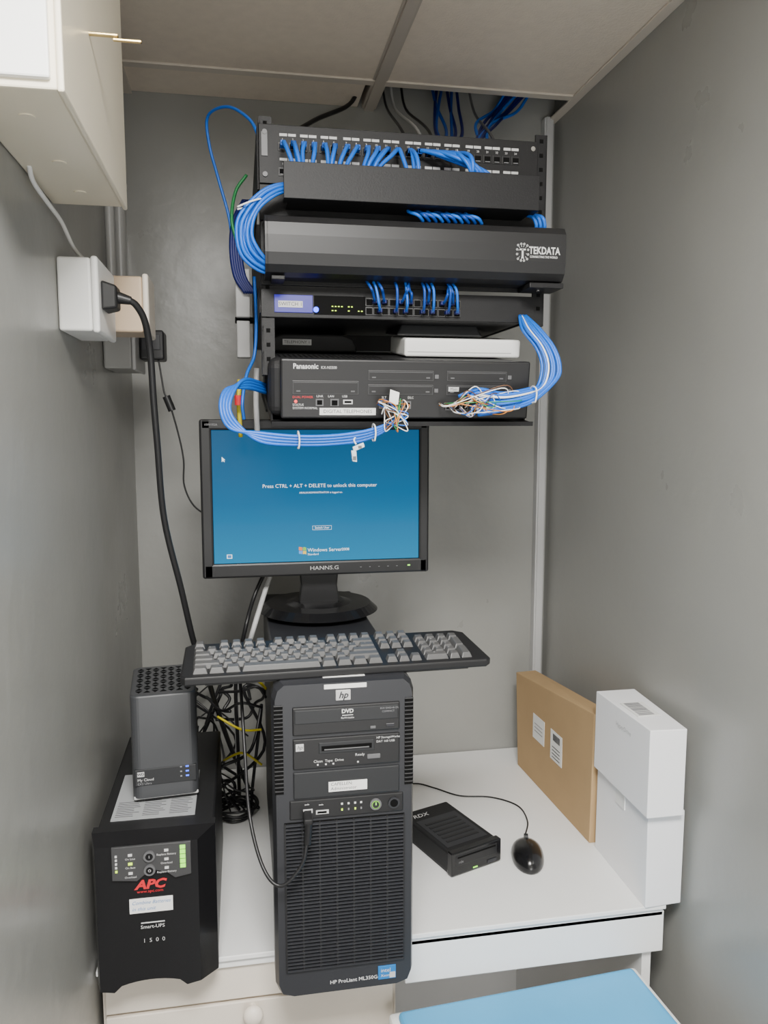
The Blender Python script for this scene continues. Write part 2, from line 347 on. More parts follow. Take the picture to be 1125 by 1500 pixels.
# ---------------------------------------------------------------- keyboard
KB=thing('keyboard','black full-size keyboard across the tower, glare painted into the grey keys','keyboard',(.140,1.2,1.2495),(rad(5),0,rad(1.5)))
g=G()
kb=[(-.228,-.066),(.228,-.066),(.236,-.058),(.228,.058),(.212,.070),(-.222,.070),(-.232,.060),(-.235,-.058)]
g.prism(kb,'z',.003,.016,'black',.003)
g.bx(-.2,.2,-.06,.06,0,.004,'black').bx(-.19,-.16,.05,.064,-.0,.004,'black')
g.obj('housing',KB,local=True)
U=.0190;x0=-.2185;keymesh={}
def keyobj(cx,cy,w,h,coll):
    k=(round(w,2),round(h,2))
    if k not in keymesh:
        gg=G();a=w*U/2-.0010;b=h*U/2-.0011;c=a-.0032;d=b-.0030
        gg.hexa([(-a,-b,0),(a,-b,0),(a,b,0),(-a,b,0),(-c,-d+.0008,.008),(c,-d+.0008,.008),(c,d+.0012,.0085),(-c,d+.0012,.0085)],'key',.0007)
        o=gg.obj('key',None);keymesh[k]=o.data;bpy.data.objects.remove(o)
    if coll is None:
        o=bpy.data.objects.new('key',keymesh[k]);o.location=(cx,cy,.0155);o.parent=KB;col.objects.link(o)
    else:
        t=bmesh.new();t.from_mesh(keymesh[k]);coll.merge(t,'key',False,Matrix.Translation((cx,cy,.0155)))
leg=G()
def row(y,start,ws,h=1,legs=None,coll=None):
    x=start
    for i,w in enumerate(ws):
        if w>0:
            keyobj(x0+(x+w/2)*U,y-(h-1)*U/2,w,h,coll)
            if legs and i<len(legs) and legs[i]!=' ':leg.txt(legs[i],x0+(x+w/2)*U-.003,y+.002,.02435,.0048,'print','CENTER',face='T')
        x+=abs(w)
yr=[.056-.0015,.056-.026,.056-.045,.056-.064,.056-.083,.056-.102]
rest=G()
row(yr[0],0,[1],coll=rest);row(yr[0],15.25,[1,1,1],coll=rest)
row(yr[0],2,[1]*4);row(yr[0],6.5,[1]*4);row(yr[0],11,[1]*4)
row(yr[1],0,[1]*13+[2],legs='`1234567890-=');row(yr[1],15.25,[1]*3);row(yr[1],18.5,[1]*4,legs=' /*-')
row(yr[2],0,[1.5]+[1]*12+[1.5],legs=' QWERTYUIOP[]\\');row(yr[2],15.25,[1]*3);row(yr[2],18.5,[1]*3,legs='789');row(yr[2],21.5,[1],h=2,legs='+')
row(yr[3],0,[1.75]+[1]*11+[2.25],legs=" ASDFGHJKL;'");row(yr[3],18.5,[1]*3,legs='456')
row(yr[4],0,[2.25]+[1]*10+[2.75],legs=' ZXCVBNM,./');row(yr[4],16.25,[1]);row(yr[4],18.5,[1]*3,legs='123');row(yr[4],21.5,[1],h=2)
row(yr[5],0,[1.25,1.25,1.25,6.25,1.25,1.25,1.25,1.25]);row(yr[5],15.25,[1]*3);row(yr[5],18.5,[2,1],legs='0.')
rest.obj('key_block',KB,local=True,kind='stuff')
leg.obj('key_legend',KB,local=True)
# ---------------------------------------------------------------- monitor
T=thing('monitor','black widescreen monitor showing a blue login screen','monitor',(.149,1.56,1.2475))
g=G();t=bmesh.new();bmesh.ops.create_cone(t,cap_ends=True,segments=48,radius1=.12,radius2=.105,depth=.014)
g.merge(t,'gloss',False,Matrix.Translation((.149,1.565,1.2475+.009)))
g.cyl((.149,1.565,1.2625),(.149,1.565,1.268),.07,'gloss',.05,n=32).cyl((.149,1.565,1.2478),(.149,1.565,1.2515),.116,'black',n=40);g.obj('base',T)
g=G();g.prism([(.108,1.262),(.19,1.262),(.185,1.30),(.19,1.36),(.19,1.40),(.108,1.40),(.108,1.36),(.113,1.30)],'y',1.545,1.572,'black',.003);g.obj('neck',T)
g=G()
X0,X1,Z0,Z1=-.076,.363,1.330,1.631
sx0,sx1,sz0,sz1=-.054,.343,1.358,1.611
g.bx(X0,sx0,1.50,1.53,Z0,Z1,'black',.004).bx(sx1,X1,1.50,1.53,Z0,Z1,'black',.004).bx(X0+.002,X1-.002,1.50,1.53,sz1,Z1,'black',.004).bx(X0+.002,X1-.002,1.50,1.53,Z0,sz0,'black',.004)
g.bx(X0+.004,X1-.004,1.512,1.535,Z0+.004,Z1-.004,'black',.004)
g.hexa([(X0+.05,1.535,Z0+.04),(X1-.05,1.535,Z0+.04),(X1-.09,1.562,Z0+.07),(X0+.09,1.562,Z0+.07),(X0+.05,1.535,Z1-.04),(X1-.05,1.535,Z1-.04),(X1-.09,1.562,Z1-.07),(X0+.09,1.562,Z1-.07)],'black',.004)
g.obj('housing',T)
G().bx(sx0-.001,sx1+.001,1.506,1.5115,sz0-.001,sz1+.001,'screen').obj('screen',T)
g=G();ys=1.5055
def sp_(u,v):
    return sx0+(u-309)/(616-309)*(sx1-sx0), sz1-(v-630)/(822-630)*(sz1-sz0)
x,z=sp_(466,711);g.txt('Press CTRL + ALT + DELETE to unlock this computer',x,ys,z,.0099,'sprint','CENTER',bold=-.00003)
x,z=sp_(467,721);g.txt('ARALIA\\ADMINISTRATOR is logged on.',x,ys,z,.0050,'sprint','CENTER')
x,z=sp_(468,773);g.txt('Switch User',x,ys,z,.0058,'sprint','CENTER')
for a,b_,c_,d_ in((-.0185,.0185,.0036,.004),(-.0185,.0185,-.004,-.0036),(-.0185,-.0181,-.004,.004),(.0181,.0185,-.004,.004)):g.bx(x+a,x+b_,ys-.0002,ys+.0002,z+c_,z+d_,'sprint')
x,z=sp_(446,806);g.txt('Windows Server',x,ys,z,.0098,'sprint').txt('2008',x+.0665,ys,z,.0075,'sprint').txt('Standard',x,ys,z-.008,.006,'sprint')
x,z=sp_(331,812);g.bx(x-.005,x+.005,ys-.0002,ys+.0002,z-.004,z+.004,'sprint').bx(x-.0035,x+.0035,ys-.0004,ys,z-.0028,z+.0028,'intel')
x,z=sp_(323,671);g.prism([(x,z+.004),(x,z-.006),(x+.0022,z-.0035),(x+.0045,z-.006),(x+.0055,z-.005),(x+.0038,z-.0025),(x+.0065,z-.002)],'y',ys-.0003,ys,'sprint')
g.obj('screen_text',T)
x,z=sp_(438.5,806.5);g=G()
for sgx,sgz,mm in((-1,1,'so1'),(1,1,'so2'),(-1,-1,'so3'),(1,-1,'so4')):
    a0,a1=(x+sgx*.0005,x+sgx*.0072);b0,b1=(z+sgz*.0005,z+sgz*.0066);w=.0012 if sgx<0 else -.0008
    g.prism([(a0,b0),(a1,b0+w*.6),(a1,b1+w),((a0+a1)/2,b1+.0007),(a0,b1)],'y',ys-.0005,ys,mm)
g.obj('screen_logo',T)
g=G();g.txt('HANNS.G',.155,1.4993,1.3445,.0108,'lgrey','CENTER',sx=1.2).txt('HW192A',-.066,1.4993,1.621,.006,'gprint').bx(.320,.325,1.4993,1.5,1.3435,1.346,'ledg')
for k in range(5):g.bx(.225+k*.018,.228+k*.018,1.4993,1.5,1.3435,1.3445,'gprint')
g.txt('HDMI',.340,1.4993,1.621,.005,'gprint','CENTER');g.obj('lettering',T)
# ---------------------------------------------------------------- cartons
T=thing('cardboard_box','flat brown cardboard box standing against the grey wall','cardboard box',(.715,1.64,.75))
g=G();g.hexa([(.700,1.452,.7502),(.748,1.452,.7502),(.735,1.842,.7502),(.684,1.842,.7502),(.697,1.440,1.035),(.745,1.440,1.030),(.735,1.86,.992),(.682,1.86,.990)],'card',.002);g.obj('carton',T)
def lbl(g,y0,y1,z0,z1,off=.0012,m='paper'):
    f=lambda y:.699-(y-1.446)*(.0165/.4)-off
    g.hexa([(f(y1),y1,z0),(f(y1)+.0008,y1,z0),(f(y0)+.0008,y0,z0),(f(y0),y0,z0),(f(y1),y1,z1),(f(y1)+.0008,y1,z1),(f(y0)+.0008,y0,z1),(f(y0),y0,z1)],m)
g=G();lbl(g,1.68,1.745,.865,.925)
for k in range(3):lbl(g,1.69,1.735,.885+k*.009,.8865+k*.009,.0018,'gprint')
g.obj('shipping_label',T)
g=G();lbl(g,1.585,1.645,.855,.925)
for k in range(4):lbl(g,1.595,1.635,.862+k*.008,.8635+k*.008,.0018,'ink')
for k in range(9):lbl(g,1.597+k*.004,1.599+k*.004,.902,.918,.0018,'ink')
g.obj('shipping_label',T)
GR='white cartons stacked against the wall'
T=thing('white_box','plain white carton at the bottom of a stack of two','box',(.742,1.33,.75),group=GR)
G().hexa([(.704,1.226,.7502),(.776,1.230,.7502),(.782,1.435,.7502),(.706,1.437,.7502),(.701,1.224,.931),(.774,1.226,.931),(.780,1.43,.931),(.703,1.43,.931)],'wcard',.0015).obj('carton',T)
G().bx(.7005,.7025,1.31,1.345,.895,.9315,'white').obj('lid_tab',T)
T=thing('white_box','white carton with barcode sticker on top of another','box',(.738,1.31,.9315),group=GR)
G().hexa([(.690,1.208,.9315),(.760,1.208,.9315),(.772,1.425,.9315),(.692,1.425,.9315),(.689,1.206,1.094),(.759,1.206,1.092),(.772,1.42,1.091),(.690,1.42,1.091)],'wcard',.0015).obj('carton',T)
G().txt('HyperDrive',.6882,1.33,1.06,.012,'lgrey',face='L').obj('lettering',T)
g=G();g.bx(.70,.745,1.27,1.34,1.0935,1.0946,'paper')
for k in range(14):g.bx(.705,.735,1.275+k*.0045,1.2765+k*.0045+random.random()*.0015,1.0946,1.0951,'gprint')
g.obj('barcode_label',T)
# ---------------------------------------------------------------- external disk dock
T=thing('external_disk_drive','black external removable-disk drive on the white desk','external drive',(.384,1.378,.75),(0,0,rad(20)))
g=G();g.bx(0,.118,.012,.19,.006,.046,'blackm',.003).bx(.004,.114,.02,.185,.0005,.008,'black');g.obj('housing',T,local=True)
g=G();g.bx(-.001,.119,.0,.016,.004,.050,'gloss',.002).bx(.008,.108,-.0008,.002,.022,.044,'black',.001).bx(.012,.104,-.0014,.0,.038,.041,'dark').bx(.085,.107,-.0014,0,.008,.014,'dgrey').bx(.050,.060,-.0014,0,.008,.010,'ledg').txt('rdx',.02,-.0018,.030,.008,'gprint','CENTER');g.obj('front_panel',T,local=True)
g=G();g.prism([(.01,.03),(.108,.03),(.108,.145),(.01,.145)],'z',.0455,.0466,'dgrey')
for k in range(6):g.bx(.02,.098,.045+k*.015,.052+k*.015,.0463,.0475,'black',.0005)
g.txt('RDX',.014,.163,.0464,.018,'print','LEFT','T',shear=.25,bold=.0002)
g.obj('top_panel',T,local=True)
T=thing('computer_mouse','small black wired mouse on the white desk','mouse',(.552,1.418,.75),(0,0,rad(-14)))
g=G();t=bmesh.new();bmesh.ops.create_uvsphere(t,u_segments=28,v_segments=16,radius=1)
for v in t.verts:
    x,y,z=v.co;w=.034*(1-.12*max(0,-y))*(1-.10*(1-abs(y)))
    v.co=(x*w*1.05,y*.058,max(-.004,z*.031*(1-.18*y))+.0055)
g.merge(t,'gloss',True);g.obj('shell',T,local=True)
g=G();g.cyl((-.004,.033,.029),(.004,.033,.029),.007,'rib').obj('scroll_wheel',T,local=True)
g=G();g.tube([(0,.0,.0357),(0,.02,.033),(0,.035,.0270),(0,.050,.016)],.0006,'dark',6).obj('button_seam',T,local=True)
cable('mouse_cable',[(.565,1.47,.762),(.577,1.50,.753),(.605,1.56,.7525),(.607,1.63,.7525),(.56,1.68,.7525),(.49,1.70,.7525),(.44,1.75,.7525),(.40,1.78,.7525),(.33,1.77,.7525),(.28,1.83,.753)],.0017,'black','thin black mouse cable lying on the desk')
# ---------------------------------------------------------------- left wall fittings
T=thing('fuse_box','cream metal wall box mounted high on the grey wall','fuse box',(XL,.787,1.922))
G().bx(XL+.001,-.156,.79,1.185,1.924,2.33,'beige',.002).bx(XL+.004,-.162,.784,.792,1.932,2.32,'white',.002).obj('body',T)  # white end panel paints the blown-out light on the near face
G().bx(-.156,-.150,.785,1.19,1.921,2.333,'beige',.002).obj('cover',T)
for y in(.86,1.0,1.12):G().cyl((-.20,y,1.925),(-.20,y,1.9228),.008,'beige').obj('knockout',T)
g=G();g.bx(-.151,-.120,.925,.931,2.034,2.037,'brass',.001).bx(-.126,-.096,.926,.930,2.030,2.033,'brass',.001);g.obj('latch',T)
cable('white_cable',[(-.238,1.02,1.926),(-.241,1.05,1.915),(-.24,1.12,1.908),(-.24,1.198,1.903),(-.238,1.27,1.882),(-.235,1.36,1.878),(-.23,1.42,1.868)],.003,'white','thin white cable from wall box to junction box')
for y,r,zb in((1.73,.012,1.76),(1.62,.009,1.80)):
    g=G();g.cyl((XL+r+.002,y,zb),(XL+r+.002,y,ZC-.01),r,'conduit')
    for z in(1.86,2.1):g.bx(XL,XL+2*r+.006,y-r-.008,y+r+.008,z,z+.012,'conduit',.002)
    g.obj('conduit_pipe',loc=(XL+r,y,zb),label='grey vertical conduit pipe clipped to the grey wall',cat='pipe',group='wall conduits')
T=thing('wall_socket','white surface mounted wall socket box with a black plug','socket',(XL,1.19,1.754))
G().bx(XL+.0005,-.203,1.19,1.338,1.754,1.856,'white',.004,3).obj('back_box',T)
G().bx(-.203,-.193,1.188,1.34,1.752,1.858,'white',.004,3).obj('faceplate',T)
T=thing('power_plug','black three pin mains plug pushed into white socket','plug',(-.192,1.235,1.785))
g=G();g.hexa([(-.1925,1.205,1.786),(-.172,1.212,1.790),(-.172,1.25,1.790),(-.1925,1.258,1.786),(-.1925,1.205,1.828),(-.172,1.212,1.822),(-.172,1.25,1.822),(-.1925,1.258,1.828)],'black',.003);g.obj('plug_body',T)
G().cyl((-.173,1.23,1.807),(-.155,1.23,1.803),.009,'black',.006).obj('strain_relief',T)
cable('power_cable',[(-.158,1.23,1.804),(-.148,1.236,1.797),(-.138,1.25,1.775),(-.134,1.27,1.73),(-.133,1.285,1.66),(-.131,1.3,1.591),(-.127,1.33,1.467),(-.106,1.36,1.345),(-.088,1.4,1.231),(-.075,1.50,1.15),(-.065,1.62,1.05),(-.04,1.75,.9),(0,1.82,.76)],.0052,'black','thick black mains cable hanging from the wall plug',n=10)
T=thing('junction_box','cream plastic junction box on the grey wall, orange shade painted on its body','junction box',(XL,1.38,1.774))
G().bx(XL+.001,-.155,1.38,1.47,1.774,1.865,'tan',.004,3).obj('body',T)
G().bx(-.155,-.145,1.376,1.474,1.77,1.869,'cream',.004,3).obj('lid',T)
T=thing('wall_socket','grey socket box with a small black adapter','socket',(XL,1.55,1.735))
G().bx(XL+.001,-.197,1.55,1.70,1.725,1.80,'conduit',.004).obj('back_box',T)
G().bx(-.197,-.190,1.548,1.702,1.723,1.802,'lgrey',.003).obj('faceplate',T)
T=thing('power_adapter','small black plug-in power adapter in wall socket','power adapter',(-.189,1.63,1.75))
G().bx(-.1895,-.143,1.60,1.665,1.746,1.803,'black',.005,3).obj('body',T)
G().bx(-.185,-.15,1.5985,1.601,1.765,1.795,'dgrey',.001).obj('rating_plate',T)
T=thing('adapter_cable','thin black adapter cable with ferrite bead','cable',(-.155,1.61,1.746))
G().tube([(-.155,1.61,1.748),(-.15,1.605,1.715),(-.145,1.6,1.683),(-.136,1.6,1.663),(-.12,1.6,1.60),(-.112,1.6,1.55),(-.112,1.6,1.50),(-.09,1.6,1.455),(-.04,1.6,1.43),(.02,1.60,1.42)],.0018,'black',6).obj('cord',T)
G().cyl((-.1415,1.6,1.676),(-.131,1.6,1.648),.0075,'black').obj('ferrite_bead',T)
# ---------------------------------------------------------------- rack
T=thing('equipment_rack','black open steel wall rack bracket holding network gear','rack',(.26,YB,1.70))
for x0,x1,zb in((.036,.056,1.70),(.482,.502,1.785)):
    g=G();g.bx(x0,x1,1.272,1.276,zb,2.09,'steel').bx(x0 if x0<.2 else x1-.003,x0+.003 if x0<.2 else x1,1.272,1.31,zb,2.09,'steel')
    for k in range(18):
        z=2.08-k*.0222
        if z>zb+.01:g.bx((x0+x1)/2-.003,(x0+x1)/2+.003,1.2712,1.2722,z-.003,z+.003,'dark')
    g.obj('post',T)
for x0 in(.034,.501):
    G().bx(x0,x0+.003,1.30,1.945,1.99,2.09,'steel').bx(x0,x0+.003,1.30,1.945,1.80,1.84,'steel').bx(x0,x0+.003,1.85,1.945,1.80,2.09,'steel').obj('side_arm',T)
G().bx(.034,.504,1.942,1.949,1.80,2.09,'steel').obj('back_plate',T)
T=thing('patch_panel','black patch panel with two rows of network ports','patch panel',(.26,1.268,1.99))
PX0,PX1=.036,.484
g=G();g.bx(PX0,PX1,1.266,1.2705,1.990,2.077,'steel',.0008).bx(PX0+.03,PX1-.03,1.2705,1.31,1.993,2.074,'steel')
for x in(PX0+.009,PX1-.009):
    for z in(2.065,2.003):g.cyl((x,1.266,z),(x,1.2635,z),.0038,'mgrey' if x<.2 else 'chrome',n=12)
g.obj('plate',T)
def px(i): return .072+i*.0158+(i//6)*.0035
for zz in(2.045,2.008):
    g=G()
    for i in range(24):
        x=px(i);g.bx(x-.0065,x+.0065,1.2648,1.2665,zz-.0065,zz+.0065,'black',.0004).bx(x-.005,x+.005,1.2643,1.265,zz-.005,zz+.004,'dark')
        g.bx(x-.004,x+.004,1.264,1.2645,zz-.0045,zz-.0035,'gprint')
    g.obj('port_row',T)
g=G()
for zz in(2.062,2.026):
    for k in range(12):
        x=(px(2*k)+px(2*k+1))/2
        g.bx(x-.0125,x-.0008,1.2645,1.2665,zz-.0020,zz+.0020,'lgrey').bx(x+.0008,x+.0125,1.2645,1.2665,zz-.0020,zz+.0020,'lgrey')
    for i in range(24):g.txt(str(i+1),px(i),1.2655,zz-.0062,.0045,'print','CENTER')
g.txt('Cat.6',.4635,1.2655,2.018,.0095,'print','LEFT').bx(.040,.049,1.2645,1.2665,2.03,2.065,'mgrey')
g.obj('port_labels',T)
T=thing('cable_manager','flat black steel cable management cover below patch panel','cable manager',(.265,1.2,1.95))
G().bx(.069,.462,1.197,1.2,1.951,2.003,'steel',.0008).bx(.069,.462,1.2,1.225,1.951,1.953,'steel').bx(.075,.455,1.225,1.262,1.951,1.9525,'steel').obj('cover',T)
G().bx(PX0,PX1,1.264,1.2705,1.935,1.988,'steel',.0008).obj('back_plate',T)
for x in(.10,.26,.43):G().bx(x,x+.012,1.2,1.265,1.953,1.957,'steel').obj('bracket',T)
T=thing('cable_manager','glossy black curved cable management cover with white logo','cable manager',(.276,1.2,1.84))
pr=[(1.268,1.932),(1.222,1.932),(1.208,1.928),(1.2015,1.918),(1.2,1.90),(1.2005,1.875),(1.204,1.858),(1.213,1.848),(1.230,1.844),(1.268,1.844),(1.268,1.847),(1.231,1.847),(1.215,1.851),(1.207,1.860),(1.2035,1.876),(1.203,1.90),(1.2045,1.916),(1.210,1.925),(1.223,1.929),(1.268,1.929)]
G().prism(pr,'x',.044,.505,'black').obj('cover',T)
pe=pr[:10]
for x in(.041,.505):G().prism(pe,'x',x,x+.004,'black').obj('end_cap',T)
G().bx(PX0,PX1,1.264,1.2705,1.838,1.934,'steel',.0008).obj('back_plate',T)
G().bx(.452,.508,1.205,1.26,1.836,1.844,'steel',.001).cyl((.475,1.23,1.8362),(.475,1.23,1.8345),.004,'chrome').obj('bracket',T)
G().bx(.05,.07,1.215,1.26,1.838,1.844,'steel',.001).obj('bracket',T)
g=G();yy=1.1995
g.txt('TEKDATA',.4475,yy,1.891,.0155,'print','LEFT',bold=.0004,sx=.74).txt('CONNECTING THE WORLD',.4490,yy,1.8818,.0046,'print','LEFT',bold=.0001,sx=.78)
ex,ez=.437,1.888
g.bx(ex-.005,ex+.005,yy-.0003,yy+.0004,ez+.003,ez+.0055,'print').bx(ex-.0015,ex+.0015,yy-.0003,yy+.0004,ez-.009,ez+.005,'print')
def ring(g,x,z,r):
    for k in range(10):
        a=2*math.pi*k/10;b_=2*math.pi*(k+1)/10
        g.prism([(x+math.cos(a)*r,z+math.sin(a)*r),(x+math.cos(b_)*r,z+math.sin(b_)*r),(x+math.cos(b_)*r*.55,z+math.sin(b_)*r*.55),(x+math.cos(a)*r*.55,z+math.sin(a)*r*.55)],'y',yy-.0003,yy+.0003,'print')
for dx,dz in((-.0075,.0105),(-.0025,.0125),(.0025,.0125),(.0075,.0105),(-.009,.004),(.009,.004),(-.009,-.003),(-.0075,-.010),(-.0025,-.0125),(.0025,-.0125),(.0075,-.010),(.009,-.003)):
    ring(g,ex+dx,ez+dz,.0017)
    l=.62;g.prism([(ex+dx*l-.0003,ez+dz*l),(ex+dx*l+.0003,ez+dz*l+.0002),(ex+dx*.85+.0003,ez+dz*.85),(ex+dx*.85-.0003,ez+dz*.85-.0002)],'y',yy-.0003,yy+.0003,'print')
g.obj('logo',T)
T=thing('network_switch','black network switch with blue light and plugged blue cables','network switch',(.25,1.27,1.788))
G().bx(.045,.463,1.270,1.50,1.789,1.826,'steel',.001).bx(PX0,PX1,1.268,1.272,1.790,1.832,'steel').obj('case',T)
g=G();g.bx(.056,.116,1.2662,1.2685,1.797,1.824,'badge',.0005).bx(.062,.100,1.2652,1.2665,1.8045,1.8145,'lgrey').txt('SWITCH 1',.081,1.265,1.8095,.0082,'ink','CENTER')
g.bx(.118,.20,1.2668,1.2685,1.795,1.824,'dark');g.obj('front_panel',T)
G().cyl((.121,1.2665,1.802),(.121,1.264,1.802),.0042,'ledb',n=14).obj('status_light',T)
g=G()
for x in(.146,.151,.156,.161,.172,.177):g.bx(x,x+.0024,1.2655,1.267,1.807,1.8085,'ledy')
for x in(.146,.151,.172,.188,.193):g.bx(x,x+.0024,1.2655,1.267,1.8005,1.802,'ledy')
g.obj('indicator_lights',T)
g=G()
for r in(0,1):
    for i in range(12):
        x=.206+i*.0128+(i//4)*.002;z=1.816-r*.014
        g.bx(x-.0058,x+.0058,1.2655,1.2685,z-.006,z+.006,'panelg').bx(x-.0048,x+.0048,1.265,1.266,z-.005,z+.0045,'dark')
g.obj('ports',T)
T=thing('rack_shelf','black steel tilted rack shelf under the phone system','shelf',(.26,1.245,1.6215),(rad(7.5),0,0))
G().bx(-.212,.214,-.006,.34,.001,.004,'steel').bx(-.212,.214,-.008,-.006,-.001,.006,'steel').obj('tray',T,local=True)
for x in(-.212,.211):G().bx(x,x+.003,.03,.34,.004,.02,'steel').obj('side_flange',T,local=True)
for x in(-.21,.19):G().bx(x,x+.02,.34,.66,-.02,-.014,'steel').obj('support_arm',T,local=True)
PT=thing('phone_system_unit','black telephone exchange unit with expansion slots','phone system',(.062,1.237,1.629),(rad(7.5),0,0))
g=G();g.bx(-.018,.398,.02,.30,.002,.094,'blackm',.016,4)
for i in range(20):
    for j in range(5):
        g.bx(.0+i*.0085,.0035+i*.0085,.04+j*.02,.052+j*.02,.0935,.0945,'dark')
for j in range(12):g.bx(-.0185,-.0175,.05+j*.012,.055+j*.012,.02,.075,'dark')
g.obj('case',PT,local=True)
g=G();g.bx(0,.402,0,.022,.002,.094,'black',.003)
def slot(x0,x1,z0,z1):
    g.bx(x0,x1,-.0012,.001,z0,z1,'panelg',.0005);g.bx(x0+.0012,x1-.0012,-.0014,-.001,z0+.0012,z1-.0012,'black');g.bx(x0+.002,x1-.002,-.0016,-.001,z1-.003,z1-.0024,'mgrey')
    g.bx(x0+.006,x0+.012,-.002,0,z0+.004,z0+.006,'mgrey').bx(x1-.012,x1-.006,-.002,0,z0+.004,z0+.006,'mgrey')
for a in((.018,.121,.040,.061),(.136,.241,.062,.078),(.136,.241,.040,.056),(.263,.362,.062,.078),(.263,.362,.040,.056)):slot(*a)
for z in(.066,.044):g.bx(.243,.249,-.002,0,z,z+.006,'mgrey').bx(.364,.370,-.002,0,z,z+.006,'mgrey')
g.obj('front_panel',PT,local=True)
g=G();g.txt('Panasonic',.019,-.0008,.0825,.0112,'print','LEFT',bold=.0003,sx=.88).txt('KX-NS500',.062,-.0008,.081,.0062,'print','LEFT',sx=.9)
g.txt('DUAL POWER',.018,-.0008,.0355,.005,'red').txt('STATUS',.018,-.0008,.0235,.005,'print').txt('SYSTEM NORMAL',.018,-.0008,.0185,.005,'print').txt('LINK',.055,-.0008,.037,.005,'print').txt('LAN',.073,-.0008,.037,.005,'print').txt('USB',.095,-.0008,.037,.005,'print')
g.txt('SLT',.158,-.0008,.0355,.005,'print').txt('DLC',.20,-.0008,.0355,.005,'print').bx(.266,.283,-.0022,-.001,.046,.053,'lgrey').txt('Main',.2745,-.0024,.0495,.006,'ink','CENTER')
g.obj('lettering',PT,local=True)
g=G();g.cyl((.023,0,.029),(.023,-.0016,.029),.0024,'ledr',n=12)
g.bx(.054,.066,-.0015,.001,.022,.033,'mgrey').bx(.056,.064,-.002,-.001,.024,.031,'dark').bx(.077,.090,-.0015,.001,.022,.033,'mgrey').bx(.079,.088,-.002,-.001,.023,.031,'dark').bx(.097,.112,-.0015,.001,.025,.032,'lgrey').bx(.099,.110,-.002,-.001,.027,.030,'dark')
for k in range(4):g.bx(.154+k*.0135,.165+k*.0135,-.0018,.001,.018,.030,'mgrey').bx(.156+k*.0135,.163+k*.0135,-.0022,-.001,.020,.028,'dark')
for k in range(4):g.bx(.262+k*.0135,.273+k*.0135,-.0018,.001,.016,.028,'mgrey').bx(.264+k*.0135,.271+k*.0135,-.0022,-.001,.018,.026,'dark')
g.obj('ports',PT,local=True)
g=G();g.bx(.06,.149,-.0016,-.0002,.008,.019,'paper').txt('DIGITAL TELEPHONES',.1045,-.0018,.0135,.0078,'ink','CENTER');g.obj('paper_label',PT,local=True)
T=thing('telephony_box','dark rounded network device with small paper label on phone system','network device',(.12,1.40,1.7475),(rad(7.5),0,0))
g=G();g.prism([(-.07,.0005),(.085,.0005),(.085,.012),(.078,.024),(.06,.031),(-.045,.031),(-.063,.024),(-.07,.012)],'y',0,.13,'blackm',.004);g.obj('case',T,local=True)
g=G();g.bx(-.045,.005,-.0012,.0005,.012,.022,'lgrey').txt('TELEPHONY 1',-.020,-.0014,.017,.0072,'ink','CENTER');g.obj('paper_label',T,local=True)
T=thing('router','white network router box on top of phone system','router',(.366,1.30,1.7335),(rad(7.5),0,0))
G().bx(-.095,.106,0,.13,.0008,.031,'white',.004,3).obj('housing',T,local=True)
g=G();g.bx(-.09,.09,-.0006,.001,.008,.0095,'lgrey');g.obj('front_groove',T,local=True)
T=thing('router','flat black network router lying on a white router','router',(.33,1.315,1.769),(rad(7.5),0,0))
G().hexa([(-.07,0,.001),(.08,0,.001),(.08,.11,.001),(-.07,.11,.001),(-.06,.006,.02),(.07,.006,.02),(.07,.1,.02),(-.06,.1,.02)],'rib',.003).obj('housing',T,local=True)
T=thing('power_strip','white metal vertical power strip beside the rack','power strip',(.012,1.50,1.745))
G().bx(-.004,.022,1.50,1.53,1.818,1.905,'lgrey',.002).obj('upper_section',T)
G().bx(-.003,.021,1.502,1.53,1.745,1.812,'lgrey',.002).obj('lower_section',T)
G().bx(-.006,.0345,1.515,1.54,1.811,1.820,'dark',.001).obj('bracket',T)
# ---------------------------------------------------------------- cables in the rack
GP='blue patch cables in the rack'
LP='blue network patch cable plugged into the patch panel'
def patch(i,dx,row=0,dy=0,m='blue'):
    zz=2.045 if row==0 else 2.008
    x=px(i);j=random.uniform(-.004,.004);q=random.uniform(0,.012)
    def ex(g):
        g.bx(x-.004,x+.004,1.247,1.263,zz-.004,zz+.004,m,.001)
    P=[(x,1.262,zz),(x+dx*.05,1.243,zz-.001),(x+dx*.35+j,1.232-dy-q,zz-.016),(x+dx*.8+j,1.226-dy-q,zz-.036),(x+dx,1.218,1.985),(x+dx*1.1,1.218,1.966)]
    if row: P=[(x,1.262,zz),(x+dx*.2,1.240,zz-.002),(x+dx,1.225,1.99),(x+dx*1.1,1.222,1.966)]
    cable('network_cable',P,.0033,m,LP,GP,extra=ex)
for i,dx in((0,.014),(1,.006),(1,.009),(2,.000),(3,-.008)):patch(i,dx)
for i,dx in((4,.002),(5,-.010),(5,-.006),(6,-.017),(7,-.024)):patch(i,dx)
for i,dx in((8,-.016),(9,-.026),(10,-.036),(10,-.030),(11,-.044)):patch(i,dx,dy=.003)
for i,dx in((11,.012),(12,.002),(12,.005)):patch(i,dx)
for k in range(9):patch(13+k//2,.118-.014*k+(k%2)*.009,dy=.0025*k)
for i in(15,16):patch(i,.03,row=1,m='blued')
for i in(13,14,17):patch(i,.01,row=1,m='blued')
for k in range(10):
    x=.262+k*.0105
    cable('network_cable',[(x,1.235,1.952),(x+.006*math.sin(k*2),1.225,1.947),(x+.012,1.215,1.940),(x+.022,1.225,1.934)],.0027,'blued' if k%3 else 'blue','blue network cable passing between the cable managers',GP)
